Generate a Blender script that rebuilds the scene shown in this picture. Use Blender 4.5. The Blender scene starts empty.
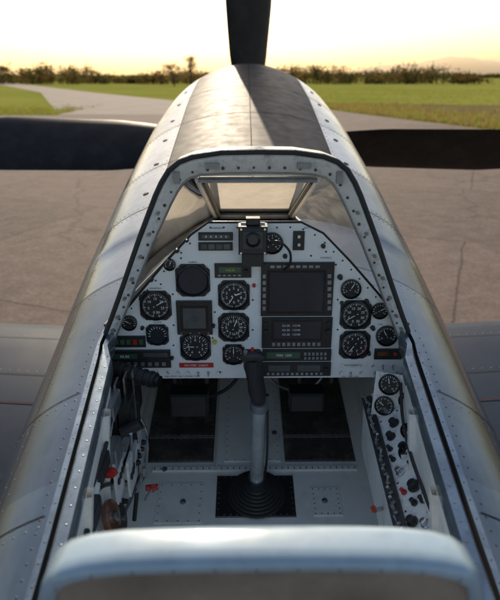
import bpy, math, random, bmesh
from mathutils import Vector, Matrix
random.seed(7)
R=math.radians
CZ=3.2
SUN_EL=33; SUN_AZ=-7
sc=bpy.context.scene
# ---------------------------------------------------------------- materials
MATS={}
def nt(name):
    m=bpy.data.materials.new(name); m.use_nodes=True
    n=m.node_tree; b=n.nodes['Principled BSDF']
    MATS[name]=m
    return m,n,b
def pbr(name,col,rough=.5,metal=0.,var=.15,scale=20.,bump=0.,bscale=None,rvar=.1,coat=0.,col2=None,detail=6,stretch=None,grime=None,gscale=3.,spec=.5,gmax=.85):
    m,n,b=nt(name)
    tc=n.nodes.new('ShaderNodeTexCoord'); mp=n.nodes.new('ShaderNodeMapping')
    if stretch: mp.inputs['Scale'].default_value=stretch
    n.links.new(tc.outputs['Object'],mp.inputs['Vector'])
    no=n.nodes.new('ShaderNodeTexNoise'); no.inputs['Scale'].default_value=scale; no.inputs['Detail'].default_value=detail
    no.inputs['Roughness'].default_value=.62
    n.links.new(mp.outputs[0],no.inputs['Vector'])
    cr=n.nodes.new('ShaderNodeValToRGB')
    cr.color_ramp.elements[0].position=.3; cr.color_ramp.elements[1].position=.7
    c2=col2 if col2 else tuple(c*(1-var) for c in col)
    c1=tuple(min(1,c*(1+var*.6)) for c in col)
    cr.color_ramp.elements[0].color=(*c2,1); cr.color_ramp.elements[1].color=(*c1,1)
    n.links.new(no.outputs['Fac'],cr.inputs[0]); last=cr.outputs[0]
    if grime:
        g=n.nodes.new('ShaderNodeTexNoise'); g.inputs['Scale'].default_value=gscale; g.inputs['Detail'].default_value=12; g.inputs['Roughness'].default_value=.75
        n.links.new(mp.outputs[0],g.inputs['Vector'])
        gm=n.nodes.new('ShaderNodeMapRange'); gm.inputs['From Min'].default_value=.5; gm.inputs['From Max'].default_value=.68; gm.inputs['To Max'].default_value=gmax
        n.links.new(g.outputs['Fac'],gm.inputs['Value'])
        mx=n.nodes.new('ShaderNodeMix'); mx.data_type='RGBA'; n.links.new(gm.outputs[0],mx.inputs[0]); n.links.new(last,mx.inputs[6]); mx.inputs[7].default_value=(*grime,1); last=mx.outputs[2]
    n.links.new(last,b.inputs['Base Color'])
    b.inputs['Metallic'].default_value=metal; b.inputs['Specular IOR Level'].default_value=spec
    mr=n.nodes.new('ShaderNodeMapRange'); mr.inputs['To Min'].default_value=max(.03,rough-rvar); mr.inputs['To Max'].default_value=min(1,rough+rvar)
    n2=n.nodes.new('ShaderNodeTexNoise'); n2.inputs['Scale'].default_value=scale*2.3; n2.inputs['Detail'].default_value=5
    n.links.new(mp.outputs[0],n2.inputs['Vector'])
    n.links.new(n2.outputs['Fac'],mr.inputs['Value']); n.links.new(mr.outputs[0],b.inputs['Roughness'])
    b.inputs['Coat Weight'].default_value=coat
    if bump>0:
        bp=n.nodes.new('ShaderNodeBump'); bp.inputs['Strength'].default_value=bump; bp.inputs['Distance'].default_value=.01
        n3=n.nodes.new('ShaderNodeTexNoise'); n3.inputs['Scale'].default_value=bscale or scale; n3.inputs['Detail'].default_value=3
        n.links.new(tc.outputs['Object'],n3.inputs['Vector'])
        n.links.new(n3.outputs['Fac'],bp.inputs['Height']); n.links.new(bp.outputs[0],b.inputs['Normal'])
    return m
SK=dict(var=.30,scale=7,bump=.30,bscale=4.5,rvar=.09,stretch=(1,.3,1),gscale=6)
pbr('skin_a',(.150,.172,.198),.24,.8,grime=(.105,.118,.132),**SK)
pbr('skin_b',(.180,.203,.228),.20,.8,grime=(.125,.138,.152),**SK)
pbr('skin_c',(.120,.140,.164),.29,.8,grime=(.085,.096,.11),**SK)
pbr('antiglare',(.060,.052,.046),.55,.0,.4,9,.16,5,.12,grime=(.10,.085,.07),gscale=8,spec=.10)
pbr('rail',(.25,.31,.36),.26,.7,.25,14,.06,30,.1,grime=(.14,.165,.185),gscale=22)
pbr('seam',(.015,.015,.015),.8,0,.1,10,spec=.2)
pbr('rivet',(.22,.22,.22),.4,.8,.2,40)
pbr('rivet_dark',(.07,.07,.07),.5,.4,.2,40)
pbr('wing',(.032,.046,.070),.5,0,.3,3,.06,3,.08,grime=(.026,.036,.052),spec=.06)
pbr('red_line',(.10,.04,.04),.7,0,.3,20,spec=.05)
pbr('paint_light',(.87,.87,.84),.45,0,.06,12,.05,60,.1,col2=(.80,.80,.77),grime=(.58,.56,.50),gscale=9,gmax=.6)
pbr('floor_paint',(.88,.88,.85),.5,0,.06,9,.05,60,.1,col2=(.82,.82,.79),grime=(.60,.57,.50),gscale=8,gmax=.6)
pbr('panel_paint',(.84,.85,.84),.42,0,.04,25,.08,300,.06)
pbr('deck',(.42,.37,.30),.6,0,.2,18,.1,80,.1,grime=(.28,.23,.18),gscale=9)
pbr('white_trim',(.86,.86,.84),.4,0,.1,30,.06,60,.1,col2=(.74,.74,.71),grime=(.34,.33,.31),gscale=30)
pbr('black',(.022,.022,.022),.42,0,.3,60,.05,200,.1)
pbr('black_gloss',(.012,.012,.014),.15,0,.2,40,0,None,.05)
pbr('dial',(.014,.014,.016),.5,0,.2,40)
pbr('mark',(.88,.88,.85),.5,0,.03,40)
pbr('rubber',(.024,.024,.024),.55,0,.2,60,.1,200)
pbr('foot_panel_shaded',(.065,.058,.052),.5,0,.5,14,.15,60,.12,grime=(.17,.15,.13),gscale=11)  # foot panels in shadow: the shade is painted into this dark base colour
pbr('metal_grey',(.30,.32,.34),.35,.7,.2,40,.03,80)
pbr('stick_grey',(.42,.46,.48),.35,.2,.15,30,grime=(.28,.30,.31),gscale=20)
pbr('steel',(.55,.56,.57),.25,1,.15,40)
pbr('red',(.50,.03,.02),.35,0,.15,40)
pbr('yellow',(.7,.5,.05),.4,0,.15,40)
pbr('wood',(.16,.06,.025),.3,0,.5,60,coat=.4)
pbr('screen',(.03,.035,.045),.12,0,.2,10)
pbr('screen_grey',(.08,.09,.09),.2,0,.2,30)
pbr('lcd',(.06,.12,.07),.2,0,.2,30)
pbr('headrest',(.33,.43,.50),.22,.05,.15,10,.06,16,.08,coat=.35,grime=(.25,.32,.37),gscale=9)
pbr('brown_panel',(.30,.25,.20),.35,0,.4,10,.05,20)
pbr('prop',(.016,.015,.015),.5,0,.35,6,.04,20,.08,grime=(.032,.027,.023),gscale=6,spec=.2)
pbr('tyre',(.02,.02,.02),.8)
pbr('firewall',(.2,.2,.2),.6)
pbr('bark',(.05,.035,.025),.9,0,.3,3)
def glass():
    m=bpy.data.materials.new('windscreen_glass'); m.use_nodes=True; n=m.node_tree; n.nodes.clear()
    o=n.nodes.new('ShaderNodeOutputMaterial'); mx=n.nodes.new('ShaderNodeMixShader')
    t=n.nodes.new('ShaderNodeBsdfTransparent'); t.inputs[0].default_value=(.96,.97,.95,1)
    g=n.nodes.new('ShaderNodeBsdfGlossy'); g.inputs['Roughness'].default_value=.04
    d=n.nodes.new('ShaderNodeBsdfTranslucent'); d.inputs[0].default_value=(.7,.66,.58,1)
    f=n.nodes.new('ShaderNodeFresnel'); f.inputs[0].default_value=1.45
    no=n.nodes.new('ShaderNodeTexNoise'); no.inputs['Scale'].default_value=14; no.inputs['Detail'].default_value=8
    mr=n.nodes.new('ShaderNodeMapRange'); mr.inputs['From Min'].default_value=.4; mr.inputs['From Max'].default_value=.75
    mr.inputs['To Min'].default_value=.03; mr.inputs['To Max'].default_value=.15
    n.links.new(no.outputs['Fac'],mr.inputs['Value'])
    m2=n.nodes.new('ShaderNodeMixShader')
    n.links.new(mr.outputs[0],m2.inputs[0]); n.links.new(t.outputs[0],m2.inputs[1]); n.links.new(d.outputs[0],m2.inputs[2])
    n.links.new(f.outputs[0],mx.inputs[0]); n.links.new(m2.outputs[0],mx.inputs[1]); n.links.new(g.outputs[0],mx.inputs[2])
    n.links.new(mx.outputs[0],o.inputs[0]); MATS['glass']=m
glass()
def leafmat(name,c,tr=.5):
    m=bpy.data.materials.new(name); m.use_nodes=True; n=m.node_tree; n.nodes.clear()
    o=n.nodes.new('ShaderNodeOutputMaterial'); mx=n.nodes.new('ShaderNodeMixShader'); mx.inputs[0].default_value=tr
    d=n.nodes.new('ShaderNodeBsdfDiffuse'); d.inputs[0].default_value=(*c,1)
    t=n.nodes.new('ShaderNodeBsdfTranslucent'); t.inputs[0].default_value=(c[0]*1.3,c[1]*1.3,c[2],1)
    n.links.new(d.outputs[0],mx.inputs[1]); n.links.new(t.outputs[0],mx.inputs[2]); n.links.new(mx.outputs[0],o.inputs[0]); MATS[name]=m
leafmat('leaf_a',(.11,.085,.035)); leafmat('leaf_b',(.14,.09,.04)); leafmat('leaf_c',(.075,.075,.03))
leafmat('blade_a',(.17,.20,.04),.6); leafmat('blade_b',(.20,.15,.065),.6)
# ---------------------------------------------------------------- mesh builder
class MB:
    def __init__(s): s.v=[]; s.f=[]; s.m=[]; s.names=[]
    def mi(s,n):
        if n not in s.names: s.names.append(n)
        return s.names.index(n)
    def add(s,vs,fs,mat,M=None):
        o=len(s.v)
        for p in vs:
            p=Vector(p); s.v.append(tuple(M@p) if M is not None else tuple(p))
        k=s.mi(mat)
        for f in fs: s.f.append([o+i for i in f]); s.m.append(k)
    def quad(s,a,b,c,d,mat,M=None): s.add([a,b,c,d],[(0,1,2,3)],mat,M)
    def box(s,x0,x1,y0,y1,z0,z1,mat,M=None,ch=0.):
        if ch<=0:
            v=[(x,y,z) for z in (z0,z1) for y in (y0,y1) for x in (x0,x1)]
            s.add(v,[(0,2,3,1),(4,5,7,6),(0,1,5,4),(2,6,7,3),(0,4,6,2),(1,3,7,5)],mat,M)
        else: # chamfered on +z face
            c=ch
            def ring(i,z): return [(x0+i,y0+i,z),(x1-i,y0+i,z),(x1-i,y1-i,z),(x0+i,y1-i,z)]
            v=ring(0,z0)+ring(0,z1-c)+ring(c,z1)
            f=[(0,3,2,1),(8,9,10,11)]
            for k in (0,4):
                for i in range(4): j=(i+1)%4; f.append((k+i,k+j,k+4+j,k+4+i))
            s.add(v,f,mat,M)
    def lathe(s,prof,mat,M=None,n=28,cap=True):
        v=[];f=[]
        for r,z in prof:
            for i in range(n):
                a=2*math.pi*i/n; v.append((r*math.cos(a),r*math.sin(a),z))
        for k in range(len(prof)-1):
            for i in range(n):
                j=(i+1)%n; f.append((k*n+i,k*n+j,(k+1)*n+j,(k+1)*n+i))
        if cap: f.append([ (len(prof)-1)*n+i for i in range(n)]); f.append([n-1-i for i in range(n)])
        s.add(v,f,mat,M)
    def cyl(s,p0,p1,r0,mat,r1=None,n=14,M=None):
        r1=r0 if r1 is None else r1
        p0=Vector(p0);p1=Vector(p1); d=p1-p0
        q=d.to_track_quat('Z','Y').to_matrix().to_4x4(); T=Matrix.Translation(p0)@q
        if M is not None: T=M@T
        s.lathe([(r0,0),(r1,d.length)],mat,T,n)
    def tube(s,pts,r,mat,n=8,M=None,closed=False):
        pts=[Vector(p) for p in pts]; v=[];f=[]; N=len(pts)
        rs=r if isinstance(r,(list,tuple)) else [r]*N
        up=Vector((.13,.2,1)).normalized()
        for i,p in enumerate(pts):
            a=pts[max(0,i-1)]; b=pts[min(N-1,i+1)]
            d=(b-a).normalized(); x=d.cross(up)
            if x.length<.05: x=d.cross(Vector((1,0,0)))
            x.normalize(); y=x.cross(d).normalized()
            for k in range(n):
                t=2*math.pi*k/n; v.append(p+(x*math.cos(t)+y*math.sin(t))*rs[i])
        for i in range(N-1):
            for k in range(n):
                j=(k+1)%n; f.append((i*n+k,i*n+j,(i+1)*n+j,(i+1)*n+k))
        f.append(list(range(n))[::-1]); f.append([(N-1)*n+k for k in range(n)])
        s.add(v,f,mat,M)
    def spline(s,pts,r,mat,n=8,sub=6):
        P=[Vector(p) for p in pts]; P=[2*P[0]-P[1]]+P+[2*P[-1]-P[-2]]; o=[]
        for i in range(1,len(P)-2):
            for k in range(sub):
                t=k/sub; a,b,c,d=P[i-1:i+3]
                o.append(.5*((2*b)+(c-a)*t+(2*a-5*b+4*c-d)*t*t+(3*b-a-3*c+d)*t**3))
        o.append(P[-2]); s.tube(o,r,mat,n)
    def dome(s,p,nrm,r,mat,h=.45):
        nrm=Vector(nrm).normalized(); q=nrm.to_track_quat('Z','Y').to_matrix().to_4x4()
        T=Matrix.Translation(Vector(p))@q
        n=7; v=[(r*math.cos(2*math.pi*i/n),r*math.sin(2*math.pi*i/n),0) for i in range(n)]
        v+=[(.6*r*math.cos(2*math.pi*i/n),.6*r*math.sin(2*math.pi*i/n),r*h*.8) for i in range(n)]+[(0,0,r*h)]
        f=[(i,(i+1)%n,n+(i+1)%n,n+i) for i in range(n)]+[(n+i,n+(i+1)%n,2*n) for i in range(n)]
        s.add(v,f,mat,T)
    def grid(s,rows,mat,M=None,matfn=None):
        n=len(rows[0]); v=[p for r in rows for p in r]
        o=len(s.v)
        for p in v: p=Vector(p); s.v.append(tuple(M@p) if M is not None else tuple(p))
        for i in range(len(rows)-1):
            for j in range(n-1):
                s.f.append([o+i*n+j,o+i*n+j+1,o+(i+1)*n+j+1,o+(i+1)*n+j])
                s.m.append(s.mi(matfn(i,j) if matfn else mat))
    def poly(s,pts,mat,M=None): s.add(pts,[tuple(range(len(pts)))],mat,M)
    def obj(s,name,parent=None,smooth=True,ang=35,weld=False):
        me=bpy.data.meshes.new(name); me.from_pydata(s.v,[],s.f); me.update()
        for n in s.names: me.materials.append(MATS[n])
        me.polygons.foreach_set('material_index',s.m)
        if weld:
            bm=bmesh.new(); bm.from_mesh(me); bmesh.ops.remove_doubles(bm,verts=bm.verts,dist=.0004); bmesh.ops.recalc_face_normals(bm,faces=bm.faces); bm.to_mesh(me); bm.free()
        if smooth:
            me.polygons.foreach_set('use_smooth',[True]*len(me.polygons)); me.set_sharp_from_angle(angle=R(ang))
        o=bpy.data.objects.new(name,me); sc.collection.objects.link(o)
        if parent: o.parent=parent
        return o
def empty(name):
    e=bpy.data.objects.new(name,None); e.location=(0,0,CZ); sc.collection.objects.link(e); return e
TXT={}
def text(mb,s,size,mat,M,cx=0,cy=0,z=0):
    if s not in TXT:
        cu=bpy.data.curves.new('t','FONT'); cu.body=s; cu.size=1; cu.align_x='CENTER'; cu.align_y='CENTER'; cu.resolution_u=2
        o=bpy.data.objects.new('t',cu); sc.collection.objects.link(o)
        dg=bpy.context.evaluated_depsgraph_get(); me=bpy.data.meshes.new_from_object(o.evaluated_get(dg))
        TXT[s]=([tuple(v.co) for v in me.vertices],[tuple(p.vertices) for p in me.polygons])
        bpy.data.objects.remove(o); bpy.data.curves.remove(cu); bpy.data.meshes.remove(me)
    v,f=TXT[s]
    mb.add([(p[0]*size+cx,p[1]*size+cy,z) for p in v],f,mat,M)
def interp(tab,y,k):
    if y<=tab[0][0]: return tab[0][k]
    for a,b in zip(tab,tab[1:]):
        if y<=b[0]:
            t=(y-a[0])/(b[0]-a[0]); return a[k]+(b[k]-a[k])*t
    return tab[-1][k]
# ---------------------------------------------------------------- airplane body (origin = pilot-side reference point, z up, y forward)
# y, z top, z widest, half width, z bottom
FT=[(.1,-.76,-1.02,.52,-1.80),(.7,-.64,-.90,.55,-1.75),(1.22,-.527,-.79,.56,-1.70),(1.75,-.415,-.68,.575,-1.62),
    (2.5,-.25,-.52,.575,-1.5),(3.3,-.065,-.38,.565,-1.32),(3.9,.055,-.30,.53,-1.15),(4.25,.075,-.30,.46,-1.05),(4.4,.03,-.33,.42,-1.0)]
def smoothpar(y,k):
    return sum(interp(FT,y+d,k) for d in (-.15,-.075,0,.075,.15))/5 if y<4.1 else interp(FT,y,k)
def S(y,a,side=1,off=0.):
    W=smoothpar(y,3); zs=smoothpar(y,2); zt=smoothpar(y,1); zb=smoothpar(y,4)
    r=R(a); c=math.cos(r); h=(zt-zs) if c>=0 else (zs-zb)
    return Vector((side*(W+off)*math.sin(r),y,zs+(h+off)*c))
def N(y,a,side=1):
    p=S(y,a,side); e=S(y+.01,a,side)-p; f=S(y,a+1,side)-p
    n=e.cross(f); n.normalize()
    c=Vector((0,y,-.9+.2*y))
    if n.dot(p-c)<0: n=-n
    return n
XC=[(.1,.335),(.7,.355),(1.22,.38),(1.27,.372),(1.75,.122),(1.751,0)]
def acut(y):
    if y>1.75: return 0
    return math.degrees(math.asin(min(1,interp(XC,y,1)/smoothpar(y,3))))
air=empty('propeller_airplane')
SEAMS=(1.95,2.35,2.85,3.35,3.85,4.15)
ys=[.1+.08*i for i in range(14)]+[1.22,1.27,1.35,1.43,1.51,1.59,1.67,1.75,1.7505]+[1.8+.05*i for i in range(49)]+[4.25,4.3,4.35,4.4]
ys=sorted(set(round(y,4) for y in ys))
mb=MB()
def skinmat(i,j,sd):
    y=ys[i]; a0=acut(y); a=a0+(180-a0)*j/45
    if y>=1.75 and a<35: return 'antiglare'
    ky=sum(y>=s-.001 for s in (.75,1.05,1.5)+SEAMS); ka=(a>=62)+(a>=85)
    return ('skin_a','skin_b','skin_c','skin_a','skin_c')[(ky*2+ka+(sd>0))%5]
for sd in (1,-1):
    rows=[]; NA=45
    for y in ys:
        a0=acut(y); rows.append([S(y,a0+(180-a0)*j/NA,sd) for j in range(NA+1)])
    mb.grid(rows,'skin_a',matfn=lambda i,j:skinmat(i,j,sd))
mb.obj('fuselage',air,weld=True)
mb=MB()
nose=[S(4.4,a,1) for a in range(0,181,10)]+[S(4.4,a,-1) for a in range(170,0,-10)]
mb.poly(nose,'skin_a'); mb.obj('nose_bulkhead',air)
mb=MB()
def seam_y(y,a0,a1,w=.003,mat='seam',off=.0015):
    for sd in (1,-1):
        mb.grid([[S(yy,a0+(a1-a0)*j/16,sd,off) for j in range(17)] for yy in (y,y+w)],mat)
def seam_a(a,y0,y1,w=.35,mat='seam',off=.0015,n=24):
    for sd in (1,-1):
        mb.grid([[S(y0+(y1-y0)*i/n,a+k*w,sd,off) for k in (0,1)] for i in range(n+1)],mat)
def riv_a(a,y0,y1,step=.028,r=.0024,mat='rivet'):
    y=y0
    while y<y1:
        for sd in (1,-1): mb.dome(S(y,a,sd,0),N(y,a,sd),r*random.uniform(.85,1.1),mat,.3)
        y+=step*random.uniform(.95,1.05)
def riv_y(y,a0,a1,step=2.6,r=.0026,mat='rivet'):
    a=a0
    while a<=a1:
        for sd in (1,-1): mb.dome(S(y,a,sd,0),N(y,a,sd),r,mat,.3)
        a+=step
for y in SEAMS:
    seam_y(y,0,110,.004); riv_y(y-.02,1,100,mat='rivet_dark'); riv_y(y+.026,1,100,mat='rivet_dark')
for y in (.75,1.05,1.5): seam_y(y,acut(y)+2,120,.0025); riv_y(y-.018,acut(y)+3,110,3.4)
seam_a(36,1.95,4.3,.3); riv_a(34,1.95,4.3,.05,.0026,'rivet_dark'); riv_a(38,1.95,4.3,.05,.0026,'rivet_dark')
seam_a(62,.1,4.3,.25); riv_a(60,.1,4.2,.034); riv_a(64,.1,4.2,.034)
seam_a(85,.1,4.3,.25); riv_a(83,.1,4.2,.045)
y=.2
while y<1.75:
    for sd in (1,-1):
        a=acut(y)+3.2; mb.dome(S(y,a,sd),N(y,a,sd),.0028,'rivet_dark',.3)
    y+=.026
mb.grid([[S(1.8+2.55*i/30,a,1,.002) for a in (-.2,.2)] for i in range(31)],'seam')
for k in range(7):
    for sd in (1,-1):
        y=2.1+k*.3; p=S(y,44,sd); n=N(y,44,sd)
        mb.lathe([(.012,0),(.012,.002),(.009,.003)],'rivet_dark',Matrix.Translation(p)@n.to_track_quat('Z','Y').to_matrix().to_4x4(),12)
mb.obj('skin_seams_and_rivets',air)
# wings
mb=MB()
for sd in (1,-1):
    rows=[]
    for k in range(13):
        f=k/12; x=.35+f*6.2; le=2.95-.55*f; ch=2.75-1.35*f; zc=-1.42+.09*x
        th=.17*(1-.55*f); row=[]
        prof=[(1,0,),(.85,.28),(.65,.62),(.45,.9),(.3,1),(.15,.85),(.06,.55),(.015,.25),(0,0),(.02,-.25),(.1,-.5),(.3,-.7),(.6,-.45),(1,-.02)]
        for c,h in prof:
            y=le-c*ch; row.append((sd*x,y,zc+th*h-.20*c*ch))
        rows.append(row)
    mb.grid(rows,'wing')
    mb.poly(rows[-1],'wing')
    def wp(f,c,off=.003):
        x=.35+f*6.2; le=2.95-.55*f; ch=2.75-1.35*f; zc=-1.42+.09*x; th=.17*(1-.55*f)
        pr=[(0,0),(.015,.25),(.06,.55),(.15,.85),(.3,1),(.45,.9),(.65,.62),(.85,.28),(1,0)]
        return (sd*x,le-c*ch,zc+th*interp(pr,c,1)-.20*c*ch+off)
    for c,w,m in ((.30,.0025,'red_line'),(.225,.0015,'seam'),(.10,.0015,'seam'),(.45,.0015,'seam'),(.60,.002,'seam')):
        mb.grid([[wp(f/12,c),wp(f/12,c+w)] for f in range(13)],m)
        if m=='seam':
            for k in range(150):
                mb.dome(wp(k/150,c-.01,0),(0,-.1,1),.004,'rivet_dark',.3)
    for fx in (.08,.17,.3,.45):
        mb.grid([[wp(fx,c/20) for c in range(1,20)],[wp(fx+.0008,c/20) for c in range(1,20)]],'seam')
mb.obj('wings',air)
# landing gear
mb=MB()
for sd in (1,-1):
    mb.cyl((sd*2.0,2.4,-1.35),(sd*1.95,2.6,-2.85),.07,'metal_grey'); mb.cyl((sd*1.85,2.6,-2.85),(sd*2.05,2.6,-2.85),.05,'steel')
    T=Matrix.Translation((sd*1.95,2.6,-2.83))@Matrix.Rotation(R(90),4,'Y')
    mb.lathe([(.16,-.06),(.30,-.1),(.36,-.07),(.372,0),(.36,.07),(.30,.1),(.16,.06)],'tyre',T,32)
mb.obj('landing_gear',air)
# ---------------------------------------------------------------- windscreen
arch=[(0,-.1535),(.08,-.155),(.142,-.164),(.172,-.175),(.195,-.193),(.213,-.22),(.228,-.249),(.27,-.345),(.313,-.451),(.35,-.54),(.378,-.602)]
inn =[(0,-.203),(.07,-.204),(.127,-.207),(.152,-.214),(.169,-.227),(.183,-.246),(.198,-.272),(.243,-.361),(.289,-.462),(.329,-.552),(.358,-.618)]
YA=1.25
full=[(-x,z) for x,z in arch[::-1]][:-1]+arch
fin=[(-x,z) for x,z in inn[::-1]][:-1]+inn
def lerp(a,b,t): return Vector(a)+(Vector(b)-Vector(a))*t
def along(pts,step):
    out=[];acc=0
    for a,b in zip(pts,pts[1:]):
        a=Vector(a);b=Vector(b);L=(b-a).length
        while acc<L: out.append(a+(b-a)*(acc/L)); acc+=step
        acc-=L
    return out
ws=MB()
ws.tube([(x,YA-.012,z) for x,z in full],.006,'rubber',10)
ws.grid([[(x*1.0,y,z+dz) for x,z in full] for y,dz in ((YA-.01,.004),(YA+.03,.006),(YA+.075,.002))],'rail')
ws.grid([[ (x,YA-.004,z) for x,z in full],[((x*.8+a*.2),YA-.010,(z*.8+b*.2)) for (x,z),(a,b) in zip(full,fin)],
         [((x*.3+a*.7),YA+.004,(z*.3+b*.7)) for (x,z),(a,b) in zip(full,fin)],[(a,YA+.02,b) for a,b in fin],[(a,YA+.045,b+.006) for a,b in fin]],'white_trim')
ws.tube([(x,YA+.02,z) for x,z in fin],.0035,'metal_grey',8)
for fr,st_,mt,rr in ((.24,.019,'rivet_dark',.0022),(.72,.034,'rivet_dark',.0034)):
    pts=[((x*(1-fr)+a*fr),YA-.008+.012*fr,(z*(1-fr)+b*fr)) for (x,z),(a,b) in zip(full,fin)]
    for p in along(pts,st_): ws.dome(p,(0,-1,.2),rr*random.uniform(.8,1.2),mt)
for k in range(7):
    for sd in (1,-1):
        t=k/6; i=6.3+t*3.2; j=int(i); f=i-j
        a=Vector((arch[j][0],0,arch[j][1])).lerp(Vector((arch[j+1][0],0,arch[j+1][1])),f)
        b=Vector((inn[j][0],0,inn[j][1])).lerp(Vector((inn[j+1][0],0,inn[j+1][1])),f)
        p=a*.45+b*.55
        ws.cyl((sd*p.x,YA,p.z),(sd*p.x,YA-.010,p.z),.004,'metal_grey',n=10)
for sd in (1,-1):
    ws.box(sd*.178-.006,sd*.178+.006,YA-.018,YA,-.222,-.196,'metal_grey'); ws.box(sd*.10-.015,sd*.10+.015,YA-.014,YA,-.190,-.178,'metal_grey')
TC=Vector((.135,1.285,-.222)); BC=S(1.75,acut(1.75)); BC=Vector((BC.x,BC.y,BC.z+.004))
base=[S(y,acut(y),1,.003) for y in (1.27,1.35,1.43,1.51,1.59,1.67,1.75)]
for sd in (1,-1):
    f=lambda p:Vector((sd*p[0],p[1],p[2]))
    ws.tube([f(TC),f(lerp(TC,BC,.5)),f(BC)],.0085,'white_trim',8)
    ws.tube([f(TC+Vector((-.012,0,-.006))),f(BC+Vector((-.012,0,-.006)))],.004,'rubber',8)
    ws.tube([f(p) for p in base],.009,'metal_grey',8)
    ws.tube([f(p+Vector((-.013,0,-.010))) for p in base[1:]],.007,'black',8)
    for k in range(9):
        p=f(lerp(TC,BC,(k+.5)/9)); ws.dome(p+Vector((0,0,.007)),(0,-.3,1),.003,'rivet_dark')
    rows=[]
    A=[Vector((arch[i][0],YA+.05,arch[i][1])) for i in range(3,11)]
    B=[TC,lerp(TC,BC,.16),lerp(TC,BC,.32),lerp(TC,BC,.48),lerp(TC,BC,.64),lerp(TC,BC,.8),lerp(TC,BC,.92),BC]
    for a,b in zip(A,B):
        row=[]
        for k in range(9):
            t=k/8; p=lerp(a,b,t); bul=.035*math.sin(math.pi*t); p+=Vector((bul*.7,0,bul*.5)) if a is not A[-1] else Vector((0,0,0)); row.append(f(p))
        rows.append(row)
    ws.grid(rows,'glass')
ws.tube([(-BC.x,BC.y,BC.z),(BC.x,BC.y,BC.z)],.010,'metal_grey',8)
ws.tube([(-TC.x,TC.y,TC.z),(TC.x,TC.y,TC.z)],.007,'metal_grey',8)
ws.grid([[(-TC.x,TC.y,TC.z),(TC.x,TC.y,TC.z)],[(-BC.x,BC.y,BC.z),(BC.x,BC.y,BC.z)]],'glass')
ws.grid([[(-.15,YA+.03,-.162),(0,YA+.03,-.152),(.15,YA+.03,-.162)],[(-.135,TC.y+.005,-.214),(0,TC.y+.005,-.214),(.135,TC.y+.005,-.214)]],'white_trim')
ws.obj('windscreen',air)
# ---------------------------------------------------------------- cockpit tub
cb=MB()
prof=[(.004,-.002,'rail'),(.003,.010,'rail'),(-.008,.011,'rail'),(-.010,-.006,'seam'),(-.015,-.006,'rail'),(-.017,.004,'rail'),(-.036,.004,'rail'),(-.040,-.004,'rail'),(-.040,-.030,'rail'),(-.036,-.05,'rail')]
ry=[.1+.05*i for i in range(24)]
for sd in (1,-1):
    rows=[]
    for y in ry:
        p=S(y,acut(y)); rows.append([(sd*(p.x+dx*(1 if y<1.2 else .6)),y,p.z+dz) for dx,dz,_ in prof])
    cb.grid(rows,'rail',matfn=lambda i,j:prof[j+1][2])
    y=.15
    while y<1.22:
        p=S(y,acut(y)); cb.dome((sd*(p.x-.028),y,p.z+.004),(0,0,1),.0022,'rivet'); cb.dome((sd*(p.x-.003),y,p.z+.0105),(0,0,1),.002,'rivet_dark'); y+=.036
cb.obj('canopy_rails',air)
FZ=lambda y:-1.489+.21*y
cb=MB()
WX=.335
def wallx(y,f):
    p=S(min(y,1.22),acut(min(y,1.22))); t=max(0,min(1,(y-1.12)/.14)); w=t*t*(3-2*t)
    return (p.x-.040)*(1-f)+WX*f+.02*math.sin(math.pi*f)+w*(.040*(1-f)+.045*f)
def wallp(y,f,sd,off=0):
    p=S(min(y,1.3),acut(min(y,1.3))); z0=p.z-.03+(.2*(y-1.3) if y>1.3 else 0)
    return Vector((sd*(wallx(y,f)-off),y,z0*(1-f)+FZ(y)*f))
for sd in (1,-1):
    cb.grid([[wallp(.1+.05*i,j/8,sd) for j in range(9)] for i in range(40)],'paint_light')
    for f in (.18,.42,.68,.9):
        cb.grid([[wallp(.1+.05*i,f+d,sd,o) for d,o in ((-.015,0),(-.012,.006),(.012,.006),(.015,0))] for i in range(40)],'paint_light')
        for k in range(60): cb.dome(wallp(.3+k*.022,f,sd,.006),(-sd,0,.2),.0024,'rivet_dark')
    for y in (.62,.82,1.02,1.22,1.42):
        cb.grid([[wallp(y+d,j/8,sd,o) for j in range(9)] for d,o in ((-.012,0),(-.010,.012),(.010,.012),(.012,0))],'paint_light')
cb.grid([[(-.42,y,FZ(y)),(.42,y,FZ(y))] for y in (.1,1.0,2.1)],'floor_paint')
cb.grid([[(-.5,2.08,-.6),(.5,2.08,-.6)],[(-.5,2.08,-1.2),(.5,2.08,-1.2)]],'firewall')
CF=math.cos(math.atan(.21)); FT_=Matrix.Translation((0,0,-1.489))@Matrix.Rotation(math.atan(.21),4,'X')
def fl(x0,x1,y0,y1,h,mat,riv=None,b=.003):
    T=FT_; c=CF
    cb.box(x0,x1,y0/c,y1/c,0.0005,h,mat,T,ch=min(b,h*.5))
    if riv:
        n=int((x1-x0)/riv); m=int((y1-y0)/c/riv)
        for i in range(n+1):
            for yy in (y0/c+.008,y1/c-.008): cb.dome(T@Vector((x0+.008+(x1-x0-.016)*i/max(1,n),yy,h)),(0,-.2,1),.0024,'rivet')
        for i in range(m+1):
            for xx in (x0+.008,x1-.008): cb.dome(T@Vector((xx,y0/c+.008+((y1-y0)/c-.016)*i/max(1,m),h)),(0,-.2,1),.0024,'rivet')
fl(-.36,-.135,1.50,1.60,.006,'foot_panel_shaded',.022); fl(-.36,-.135,1.605,2.02,.008,'foot_panel_shaded',.022)
fl(.100,.33,1.50,1.60,.006,'foot_panel_shaded',.022); fl(.100,.33,1.605,2.02,.008,'foot_panel_shaded',.022)
fl(-.12,.12,1.298,1.445,.005,'black',.02)
fl(.17,.26,1.30,1.40,.004,'floor_paint',.02)
fl(-.30,-.16,1.28,1.42,.003,'floor_paint',.028)
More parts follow.
